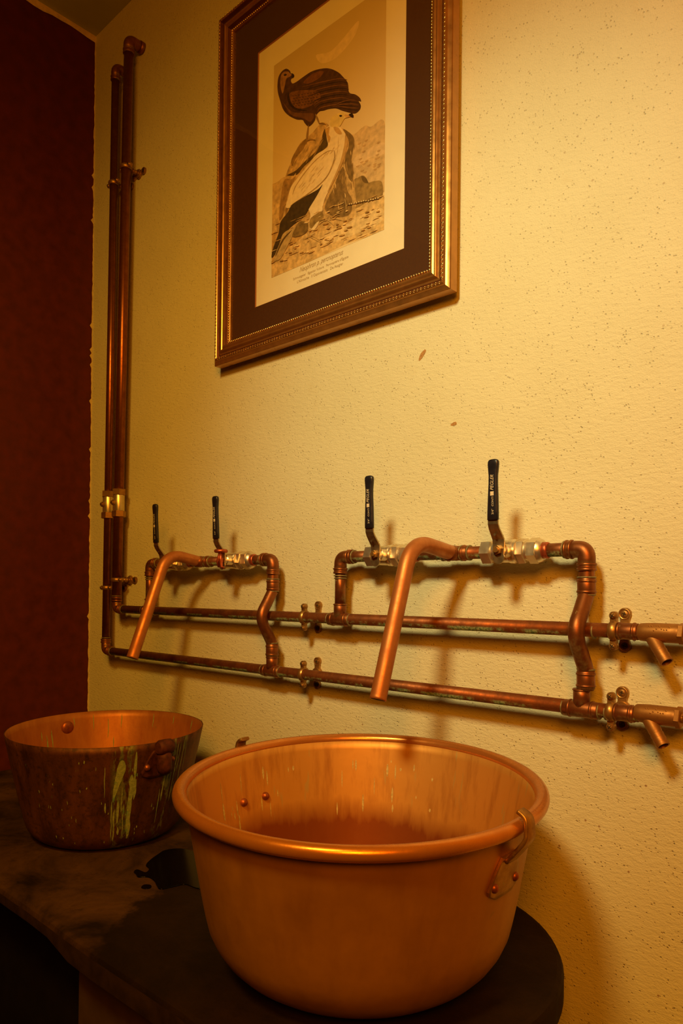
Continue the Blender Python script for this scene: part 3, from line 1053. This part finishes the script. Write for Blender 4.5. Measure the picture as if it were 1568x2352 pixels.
# glass
gm = bpy.data.materials.new('picture glass')
gm.use_nodes = True
gt = gm.node_tree
gt.nodes.clear()
go = gt.nodes.new('ShaderNodeOutputMaterial')
gx = gt.nodes.new('ShaderNodeMixShader')
gtr = gt.nodes.new('ShaderNodeBsdfTransparent')
ggl = gt.nodes.new('ShaderNodeBsdfGlossy')
ggl.inputs['Roughness'].default_value = .02
gf = gt.nodes.new('ShaderNodeLayerWeight')
gp = gt.nodes.new('ShaderNodeMath')
gp.operation = 'POWER'
gp.inputs[1].default_value = 5.0
gt.links.new(gf.outputs['Facing'], gp.inputs[0])
gq = gt.nodes.new('ShaderNodeMath')
gq.operation = 'MULTIPLY_ADD'
gq.inputs[1].default_value = .9
gq.inputs[2].default_value = .035
gt.links.new(gp.outputs[0], gq.inputs[0])
gt.links.new(gq.outputs[0], gx.inputs[0])
gt.links.new(gtr.outputs[0], gx.inputs[1])
gt.links.new(ggl.outputs[0], gx.inputs[2])
gt.links.new(gx.outputs[0], go.inputs['Surface'])
mb = MB()
mb.box((GX0, -.0165, GZ0), (GX1, -.0145, GZ1))
mb.build('glass_pane', [gm], pic, PL)

# ------------------------------------------------------------------ pipework
OFF = .045                                          # pipe centre line off the wall
ZU, ZL = 1.0635, .9420                              # upper and lower run
def sock(mb, c, d, L, r=.0128, beads=True):
    """solder socket with its raised bead, centred at c along d"""
    c, d = Vector(c), Vector(d).normalized()
    mb.tube([c - d * L / 2, c - d * (L / 2 - .001), c + d * (L / 2 - .001), c + d * L / 2], [r - .0008, r, r, r - .0008], 22)
    if beads:
        for s in (-.32, .32):
            p = c + d * L * s
            mb.tube([p - d * .0022, p - d * .001, p + d * .001, p + d * .0022], [r, r + .0011, r + .0011, r], 22)
def soldr(mb, c, d, r=.0133):
    c, d = Vector(c), Vector(d).normalized()
    mb.tube([c - d * .0013, c - d * .0006, c + d * .0006, c + d * .0013], [r - .001, r, r, r - .001], 22)
X, Y, Z = Vector((1, 0, 0)), Vector((0, 1, 0)), Vector((0, 0, 1))
def elbow(mb, corner, d1, d2, r=.0128, rad=.016, leg=.030):
    c, d1, d2 = Vector(corner), Vector(d1), Vector(d2)
    mb.tube(arc_path([c + d1 * leg, c, c + d2 * leg], rad + .008, 10), r, 22)
    for d in (d1, d2):
        sock(mb, c + d * (leg - .002), d, .012, r + .0008, True)

def supply(label, xb, xt, zt, zrun, x1, r1, tees, extra):
    y = -OFF
    root = thing('supply_pipe', (xb, 0, zrun), label, 'pipe')
    L = root.location.copy()
    mb = MB()
    mb.tube([(xb, y, zrun + .02), (xt, y, zt - .02)], r1, 24)
    mb.build('riser', [M['riser']], root, L)
    mb = MB()
    mb.tube([(xb + .02, y, zrun), (x1, y, zrun + .002)], .0110, 24)
    mb.build('horizontal_run', [M['pipe']], root, L)
    mb = MB()
    elbow(mb, (xb, y, zrun), Z, X, .0126)
    mb.build('elbow', [M['fitting']], root, L)
    mb = MB()
    mb.tube(arc_path([(xt, y, zt - .035), (xt, y, zt), (xt, -.002, zt)], .024, 10), r1 + .0016, 22)
    sock(mb, (xt, y, zt - .034), Z, .014, r1 + .002)
    mb.lathe([(r1 + .003, -.012), (r1 + .003, 0)], (xt, -.0005, zt), 'Y', 20)
    mb.build('elbow', [M['fitting']], root, L)
    for tx in tees:
        mb = MB()
        sock(mb, (tx, y, zrun), X, .056, .0130)
        mb.tube([(tx, y, zrun), (tx, y, zrun + .020), (tx, y, zrun + .032)], [.0122, .0128, .0128], 22)
        soldr(mb, (tx, y, zrun + .030), Z, .0142)
        mb.build('tee', [M['fitting']], root, L)
    sr = [((tx + s, y, zrun), X, .0126) for tx in tees for s in (-.029, .029)]
    sr += [((ex, y, zrun), X, .0122) for ex in extra]
    sr += [((xb, y, zrun + .037), Z, .0128 if r1 < .0125 else .0142), ((xb + .037, y, zrun), X, .0125)]
    for p_, d_, r_ in sr:
        mb = MB()
        soldr(mb, p_, d_, r_)
        mb.build('solder_ring', [M['solder']], root, L)
    mb = MB()
    sock(mb, (x1 - .022, y, zrun + .002), X, .034, .0124)
    mb.build('coupling', [M['fitting']], root, L)
    return root
supply('copper pipe whose upper horizontal run and thick riser pass nearest the corner on its right', .2415, .2655, 2.684, ZU, 1.712, .0134, (.411, 1.1085), (1.64,))
supply('copper pipe with the lowest horizontal run and the thinner left riser in the corner', .1845, .1955, 2.640, ZL, 1.708, .0112, (.9040, 1.6205), (1.66,))

def branch(label, xl, xt, xr, v_pos, spout_pts, bow):
    """bridge of pipe over the two runs: left leg, valves sit on it, tee with spout, right leg bowing over the upper run"""
    y = -OFF
    ZB = 1.1900
    root = thing('mixer_bridge', (xt, 0, ZB), label, 'pipe')
    L = root.location.copy()
    mb = MB()
    mb.tube([(xl, y, ZU + .030), (xl, y, ZB - .02)], .0108, 22)
    mb.build('left_leg', [M['fitting']], root, L)
    mb = MB()
    elbow(mb, (xl, y, ZB), -Z, X)
    mb.build('elbow', [M['fitting']], root, L)
    for a, b in ((xl + .02, v_pos[0] - .050), (v_pos[0] + .055, v_pos[1] - .050), (v_pos[1] + .055, xr - .02)):
        mb = MB()
        mb.tube([(a, y, ZB), (b, y, ZB)], .0110, 22)
        mb.build('top_pipe', [M['pipe']], root, L)
    mb = MB()
    sock(mb, (xt, y, ZB), X, .052, .0132)
    mb.tube([(xt, y, ZB), (xt, y - .026, ZB)], .0134, 22)
    mb.build('tee', [M['fitting']], root, L)
    mb = MB()
    elbow(mb, (xr, y, ZB), -X, -Z, .0134)
    mb.build('elbow', [M['fitting']], root, L)
    mb = MB()
    b = -OFF - bow
    zc = ZU + .001
    pts = [(xr, y, ZB - .028), (xr, y, ZB - .068), (xr, y - .001, zc + .054), (xr, y - bow * .50, zc + .031), (xr, b, zc + .006), (xr, b + .002, zc - .015), (xr, y - bow * .45, zc - .040), (xr, y - .002, zc - .060), (xr, y, ZL + .045), (xr, y, ZL + .030)]
    pts = [Vector(p) for p in pts]
    mb.tube(spline(pts, 6, False), .0122, 22)
    mb.build('crossover_leg', [M['fitting']], root, L)
    for zc_, lc_ in ((ZB - .058, .026), (ZL + .046, .028)):
        mb = MB()
        sock(mb, (xr, y, zc_), Z, lc_, .0138)
        mb.build('coupling', [M['fitting']], root, L)
    for p, d, r in (((xr, y, ZB - .044), Z, .0146), ((xr, y, ZB - .071), Z, .0140), ((xr, y, ZL + .062), Z, .0142), ((xl, y, ZB - .038), Z, .0138), ((xl, y, ZB - .043), Z, .0130), ((xl + .038, y, ZB), X, .0136), ((xt - .028, y, ZB), X, .0138), ((xt + .028, y, ZB), X, .0138), ((xt + .012, y, ZB), X, .0142), ((xr - .036, y, ZB), X, .0140)):
        mb = MB()
        soldr(mb, p, d, r)
        mb.build('solder_ring', [M['solder']], root, L)
    mb = MB()
    pts = arc_path([(xt, y - .018, ZB), (xt, -spout_pts[0][0], spout_pts[0][1] + .034), (xt, -spout_pts[1][0], spout_pts[1][1])], .060, 14)
    # hollow end: the tube turns inward at its mouth
    e = (pts[-1] - pts[-2]).normalized()
    pts2 = pts + [pts[-1] - e * .0002, pts[-1] - e * .03]
    mb.tube(pts, .0132, 26, 0, False)
    mb.tube([pts[-1], pts[-1] - e * .035], .0116, 26, 1, True)
    n = 26
    sp = mb.build('spout', [M['spout'], M['hole']], root, L)
    mb = MB()
    mb.lathe([(.0116, 0), (.0132, 0), (.0134, .003), (.0132, .006)], (0, 0, 0), 'Z', 26, 0, False)
    mb.xform(Matrix.Translation(pts[-1]) @ (-e).to_track_quat('Z', 'Y').to_matrix().to_4x4())
    mb.build('spout_lip', [M['spout']], sp, L)
    return root
V1, V2, V3, V4 = .533, .7775, 1.2375, 1.498
branch('left copper pipe bridge with a bent spout reaching over the back pan', .411, .650, .9040, (V1, V2), ((.152, 1.172), (.240, .964)), .030)
branch('right copper pipe bridge with a bent spout reaching over the front pan', 1.1085, 1.388, 1.6270, (V3, V4), ((.176, 1.172), (.258, .953)), .034)

# lever valves
def make_valve(loc, label, red):
    v = thing('ball_valve', loc, label, 'valve', 'lever valves on the pipe bridges')
    mb = MB()
    mb.lathe([(.0128, -.056), (.0150, -.055), (.0150, -.053)], (0, 0, 0), 'X', 24)
    mb.lathe([(.0150, -.033), (.0180, -.030), (.0190, -.015), (.0190, -.002), (.0205, 0), (.0205, .006), (.0190, .008), (.0190, .013), (.0215, .0145)], (0, 0, 0), 'X', 28)
    mb.hexnut(.0215, .0145, .0285, axis='X', rot=.3)
    mb.lathe([(.0165, .0285), (.0160, .031), (.0165, .0335)], (0, 0, 0), 'X', 28)
    mb.lathe([(.0115, 0), (.0115, .034), (.0095, .036), (.0095, .041)], (0, 0, 0), 'Y', 20)
    b = mb.build('valve_body', [M['nickel']], v, None, .5)
    # stem boss points to the room
    for vert in b.data.vertices:
        if abs(vert.co.x) < .0116 and vert.co.y > .021:
            vert.co.y *= -1
    for a, c_ in ((-.053, -.033), (.0335, .0505)):
        mb = MB()
        mb.hexnut(.0215, a, c_, axis='X', rot=.15 if a < 0 else .42)
        if a > 0:
            mb.lathe([(.0195, .0505), (.0180, .055), (.0150, .058)], (0, 0, 0), 'X', 28)
        mb.build('compression_nut', [M['nickel']], v, None, .5)
    mb = MB()
    mb.lathe([(.0125, .057), (.0134, .059), (.0134, .064), (.0118, .067)], (0, 0, 0), 'X', 24)
    mb.build('olive', [M['redcopper']], v)
    # lever plate: side profile in (y, z)
    prof_l = [(-.0425, -.014), (-.0425, .010), (-.0440, .018), (-.0570, .034), (-.0605, .041), (-.0610, .060)]
    wid = [.0085, .0105, .0105, .0095, .0092, .0090]
    mb = MB()
    rr = []
    P = [Vector((0, a, b_)) for a, b_ in prof_l]
    for i, p in enumerate(P):
        t = (P[min(i + 1, len(P) - 1)] - P[max(i - 1, 0)]).normalized()
        nn = Vector((0, -t.z, t.y))
        hw = wid[i]
        rr.append([p + X * (-hw) - nn * .0014, p + X * hw - nn * .0014, p + X * hw + nn * .0014, p - X * hw + nn * .0014])
    mb.rings(rr, 0, True, False)
    mb.lathe([(.0105, -.0439), (.0105, -.0411)], (0, 0, -.012), 'Y', 20)
    mb.lathe([(.0022, -.0560), (.0016, -.0530)], (0, 0, .0245), 'Y', 12)
    lev = mb.build('lever', [M['steel']], v, None, .5)
    mb = MB()
    mb.hexnut(.0078, -.0500, -.0435, axis='Y', rot=.2)
    mb.lathe([(.0042, -.0540), (.0045, -.0530), (.0045, -.0480)], (0, 0, 0), 'Y', 14)
    mb.build('handle_nut', [M['redcopper'] if red else M['brass']], v, None, .4)
    # vinyl grip, flared at its end
    mb = MB()
    rr = []
    K = 20
    for z_, hw, th in ((.0475, .0092, .0032), (.0480, .0097, .0040), (.060, .0096, .0042), (.085, .0088, .0042), (.105, .0078, .0042), (.118, .0077, .0043), (.128, .0088, .0044), (.136, .0096, .0045), (.1405, .0092, .0044), (.1430, .0072, .0036), (.1440, .0040, .0020)):
        ring_ = []
        for k in range(K):
            a = 2 * PI * k / K
            cx_, cy_ = math.cos(a), math.sin(a)
            px_ = hw * math.copysign(abs(cx_) ** .55, cx_)
            py_ = th * math.copysign(abs(cy_) ** .55, cy_)
            ring_.append(Vector((px_ + .0035 * (z_ - .04) / .1, -.0612 - .006 * (z_ - .04) / .1 + py_, z_)))
        rr.append(ring_)
    mb.rings(rr, 0, True, True)
    grip = mb.build('grip', [M['grip']], lev)
    # lettering printed up the grip
    mb = MB()
    def put(body, wdt, z0, x0, hs=1.0, sh=0.0, rot=True):
        vs = text_mesh(mb, body, wdt, hs, sh)
        for q in vs:
            u, h = q.co.x, q.co.z
            if rot:
                q.co = Vector((x0 - h, 0, z0 + u))
            else:
                q.co = Vector((x0 + u, 0, z0 + h))
            s = (q.co.z - .04) / .1
            q.co.x += .0035 * s
            q.co.y = -.0612 - .006 * s - .00445
    put('3/4"', .0085, .0560, .0035, 1.0)
    put('CONTI', .0155, .0690, .0030, 1.0, .25)
    vs = [mb.bm.verts.new(p) for p in ((-.0030, 0, .0860), (.0034, 0, .0860), (.0034, 0, .0925), (-.0030, 0, .0925))]
    for q in vs:
        s = (q.co.z - .04) / .1
        q.co = Vector((q.co.x + .0035 * s, -.0612 - .006 * s - .00445, q.co.z))
    mb.face(vs)
    put('PEGLER', .0245, .0945, .0026, 1.15, .35)
    mb.build('lettering', [M['print_white']], grip)
    return v

def valve_tree(loc, label, red=False):
    return make_valve(loc, label, red)
yv = -OFF
va = valve_tree((V4, yv, 1.190), 'rightmost lever valve, its navy handle the tallest in the photo')
# the valves are alike: copies share meshes (part > sub-part > lettering handled here)
def copy_deep(o, parent=None):
    c = o.copy()
    COL.objects.link(c)
    if parent:
        c.parent = parent
    for ch in o.children:
        copy_deep(ch, c)
    return c
def flatten(root):
    """keep thing > part > sub-part: the lettering belongs to the lever part"""
    for ch in root.children:
        for g in ch.children:
            for gg in list(g.children):
                gg.parent = ch
flatten(va)
for x_, lab in ((V3, 'lever valve directly left of the right hand bent spout'), (V1, 'leftmost lever valve, mostly hidden behind the left hand bent spout')):
    c_ = copy_deep(va)
    c_.location = (x_, yv, 1.190)
    c_['label'] = lab
c_ = copy_deep(va)
c_.location = (V2, yv, 1.190)
c_['label'] = 'lever valve with a copper ring tied round its lever and a reddened nut'
for ch in c_.children:
    if ch.name.startswith('handle_nut'):
        ch.data = ch.data.copy()
        ch.data.materials.clear()
        ch.data.materials.append(M['redcopper'])
mb = MB()
def torus(mb, c, R, r, axis='Z', seg=28, k=10, mi=0, sx=1.0):
    rr = []
    for i in range(seg):
        a = 2 * PI * i / seg
        e = {'Z': Vector((math.cos(a) * sx, math.sin(a), 0)), 'X': Vector((0, math.cos(a), math.sin(a))), 'Y': Vector((math.cos(a), 0, math.sin(a)))}[axis]
        ax = {'Z': Z, 'X': X, 'Y': Y}[axis]
        rr.append([Vector(c) + e * (R + r * math.cos(2 * PI * j / k)) + ax * r * math.sin(2 * PI * j / k) for j in range(k)])
    rr.append(rr[0])
    mb.rings(rr, mi, False)
torus(mb, (0, -.047, .020), .0115, .0045, 'Z')
mb.tube([(.004, -.052, .017), (.007, -.053, 0), (.006, -.050, -.016), (.012, -.046, -.019)], [.004, .0042, .0036, .002], 12)
mb.tube([(.004, -.052, .017), (-.004, -.053, -.004), (-.007, -.048, -.017)], [.004, .004, .002], 12)
tie = mb.build('copper_tie', [M['redcopper']], c_)
tie['label'] = 'reddish copper ring'

# ------------------------------------------------------------------ pipe clips
def make_clip(loc, label, mat_front, rpipe=.0112, stem=.045, rot=(0, 0, 0)):
    c = thing('pipe_clip', loc, label, 'pipe clip', 'brass clips holding the copper pipes', rot)
    mb = MB()
    r0, hw = rpipe + .0003, .0058
    # two half bands round the pipe, thick and rounded
    rr = []
    for i in range(33):
        a = 2 * PI * i / 32
        e = Vector((0, math.cos(a), math.sin(a)))
        rr.append([e * (r0 + q[1]) + X * q[0] for q in ((-hw, 0), (-hw, .0018), (-hw * .6, .0036), (0, .0042), (hw * .6, .0036), (hw, .0018), (hw, 0))])
    mb.rings(rr, 0, False)
    bmesh.ops.remove_doubles(mb.bm, verts=mb.bm.verts, dist=.00003)
    for s in (-1, 1):
        mb.lathe([(.0058, -.0050), (.0064, -.0042), (.0064, .0032), (.0058, .0040)], (0, 0, s * .0228), 'Y', 18)
        mb.box((-.0050, -.0045, min(s * .012, s * .0228)), (.0050, .0035, max(s * .012, s * .0228)))
    ringo = mb.build('clip_ring', [mat_front], c, None, .7)
    for s in (-1, 1):
        mb = MB()
        mb.lathe([(.0048, -.0050), (.0046, -.0064), (.0034, -.0078), (.0012, -.0084)], (0, 0, s * .0228), 'Y', 16)
        for q in (0, PI / 2):
            mb.box((-.0034, -.00865, -.0005), (.0034, -.0076, .0005), 1, Matrix.Translation((0, 0, s * .0228)) @ Matrix.Rotation(q + .6, 4, 'Y'))
        mb.build('screw', [M['brass'], M['hole']], c, None, .6)
    mb = MB()
    mb.tube([(0, rpipe + .003, 0), (0, stem - .005, 0)], .0058, 16)
    for q in (.25, .5, .75):
        yy = rpipe + (stem - rpipe) * q
        mb.lathe([(.0058, yy - .002), (.0072, yy), (.0058, yy + .002)], (0, 0, 0), 'Y', 16)
    mb.build('stem', [M['brass']], c)
    mb = MB()
    ol = []
    for i in range(40):
        a = 2 * PI * i / 40
        z_ = math.sin(a) * .034
        w_ = .0098 * math.sqrt(max(0, 1 - ((abs(z_) - .0245) / .0096) ** 2)) if abs(z_) > .0245 else (.0098 - .0032 * math.sin((.0245 - abs(z_)) / .0245 * PI) + (.004 if abs(z_) < .006 else 0))
        ol.append((math.copysign(w_, math.cos(a)), z_))
    mb.prism(ol, stem - .0055, stem - .0003, lambda u, v_, n_: Vector((u, n_, v_)))
    mb.lathe([(.011, stem - .009), (.0115, stem - .005)], (0, 0, 0), 'Y', 20)
    for s in (-1, 1):
        torus(mb, (0, stem - .0056, s * .0245), .0078, .0010, 'Y', 22, 8)
    mb.build('back_plate', [mat_front], c, None, .7)
    for s in (-1, 1):
        mb = MB()
        mb.lathe([(.0052, stem - .0056), (.0050, stem - .0068), (.0030, stem - .0074)], (0, 0, s * .0245), 'Y', 16)
        for q in (0, PI / 2):
            mb.box((-.0032, stem - .00765, -.0005), (.0032, stem - .0070, .0005), 1, Matrix.Translation((0, 0, s * .0245)) @ Matrix.Rotation(q + .3, 4, 'Y'))
        mb.build('wall_screw', [M['darkbrass'] if s < 0 else M['brass'], M['hole']], c, None, .6)
    return c
cl = make_clip((1.6706, -OFF, ZU + .002), 'brass clip on the upper pipe beside the upper drain cock', M['brass'])
copy_thing(cl, (1.6675, -OFF, ZL + .002), 'brass clip on the lower pipe beside the lower drain cock')
copy_thing(cl, (1.0058, -OFF, ZU + .001), 'brass clip on the upper pipe between the two bridges')
copy_thing(cl, (1.0051, -OFF, ZL + .001), 'brass clip on the lower pipe between the two bridges')
VR = (0, -PI / 2, 0)
c2 = make_clip((.2428, -OFF, 1.1463), 'brass clip low on the thick right riser just above its elbow', M['brass'], .0136, .045, VR)
copy_thing(c2, (.2600, -OFF, 2.3202), 'dark clip high on the thick right riser below the ceiling', VR)
c3 = make_clip((.1862, -OFF, 1.1237), 'brass clip low on the thin left riser beside the maroon wall', M['brass'], .0114, .045, VR)
copy_thing(c3, (.1935, -OFF, 2.3000), 'dark clip high on the thin left riser beside the maroon wall', VR)

# ------------------------------------------------------------------ inline valves on the risers
def make_iso(loc, r, label):
    v = thing('isolating_valve', loc, label, 'valve', 'inline valves on the risers')
    mb = MB()
    mb.lathe([(.0150, -.024), (.0158, -.022), (.0158, .022), (.0150, .024)], (0, 0, 0), 'Z', 26)
    mb.build('valve_body', [M['nickel']], v, None, .5)
    for s in (-1, 1):
        mb = MB()
        mb.hexnut(.0195, min(s * .022, s * .040), max(s * .022, s * .040), axis='Z', rot=.35 + .2 * s)
        mb.build('compression_nut', [M['brass']], v, None, .4)
    mb = MB()
    mb.lathe([(.0075, -.020), (.0075, -.0145)], (0, 0, 0), 'Y', 16)
    mb.lathe([(.0050, -.024), (.0056, -.0225), (.0056, -.018)], (0, 0, 0), 'Y', 16)
    mb.box((-.0045, -.0247, -.0006), (.0045, -.0235, .0006), 1)
    mb.build('slotted_screw', [M['brass'], M['hole']], v, None, .5)
    return v
iv = make_iso((.2460, -OFF, 1.3650), .014, 'brass and nickel inline valve on the thick right riser')
copy_thing(iv, (.1880, -OFF, 1.3640), 'brass and nickel inline valve on the thin left riser')

# ------------------------------------------------------------------ drain cocks
def make_cock(loc, label):
    c = thing('drain_cock', loc, label, 'drain cock', 'brass drain cocks at the pipe ends')
    mb = MB()
    mb.lathe([(.0118, -.006), (.0128, -.004), (.0135, .004), (.0140, .012), (.0140, .048), (.0132, .052)], (0, 0, 0), 'X', 28)
    # raised cast marks on the barrel
    for i in range(9):
        a = random.uniform(.25, .75)
        xx = .012 + .0035 * i
        p = Vector((xx, -.0142 * math.cos(a), .0142 * math.sin(a)))
        mb.sphere(p, .0012, 6, 0, (1.1, .6, .9))
    mb.build('barrel', [M['castbrass']], c, None, .8)
    mb = MB()
    mb.hexnut(.0158, .050, .058, axis='X', rot=.2)
    mb.build('gland_nut', [M['castbrass']], c, None, .4)
    mb = MB()
    mb.box((.058, -.0056, -.0056), (.075, .0056, .0056), 0, Matrix.Rotation(.3, 4, 'X'))
    mb.lathe([(.0075, .057), (.0070, .061)], (0, 0, 0), 'X', 16)
    mb.build('square_key', [M['castbrass']], c)
    mb = MB()
    d = Vector((.60, -.30, -.80)).normalized()
    o_ = Vector((.012, -.002, -.006))
    pr = [(.0095, 0), (.0095, .018)]
    for k in range(3):
        h = .020 + .007 * k
        pr += [(.0096, h), (.0088, h + .0055), (.0096, h + .006)]
    pr += [(.0094, .045), (.0074, .045), (.0070, .034)]
    mb.lathe(pr, (0, 0, 0), 'Z', 24)
    mb.lathe([(.0070, .036), (.0001, .0361)], (0, 0, 0), 'Z', 24, 1, False)
    mb.xform(Matrix.Translation(o_) @ d.to_track_quat('Z', 'Y').to_matrix().to_4x4())
    mb.build('hose_outlet', [M['castbrass'], M['hole']], c, None, .8)
    return c
dc = make_cock((1.714, -OFF, ZU + .002), 'brass drain cock at the right end of the upper pipe')
copy_thing(dc, (1.710, -OFF, ZL + .005), 'brass drain cock at the right end of the lower pipe')

# short brown scuffs on the plaster
M['scuff'] = m_plain('brown scuff', (.46, .25, .08), .8, 0, .4, 500)
mb = MB()
for pts in ([(961, 826), (966, 812), (975, 803), (978, 806), (972, 818), (964, 828)], [(1034, 976), (1041, 970), (1047, 969), (1048, 975), (1040, 978)]):
    mb.face([mb.bm.verts.new(at(x_, y_, .0004)) for x_, y_ in [tuple(q)[:2] for q in spline([(a_, b_, 0) for a_, b_ in pts], 4)]])
mb.build('scuff_marks', [M['scuff']], wall_back)
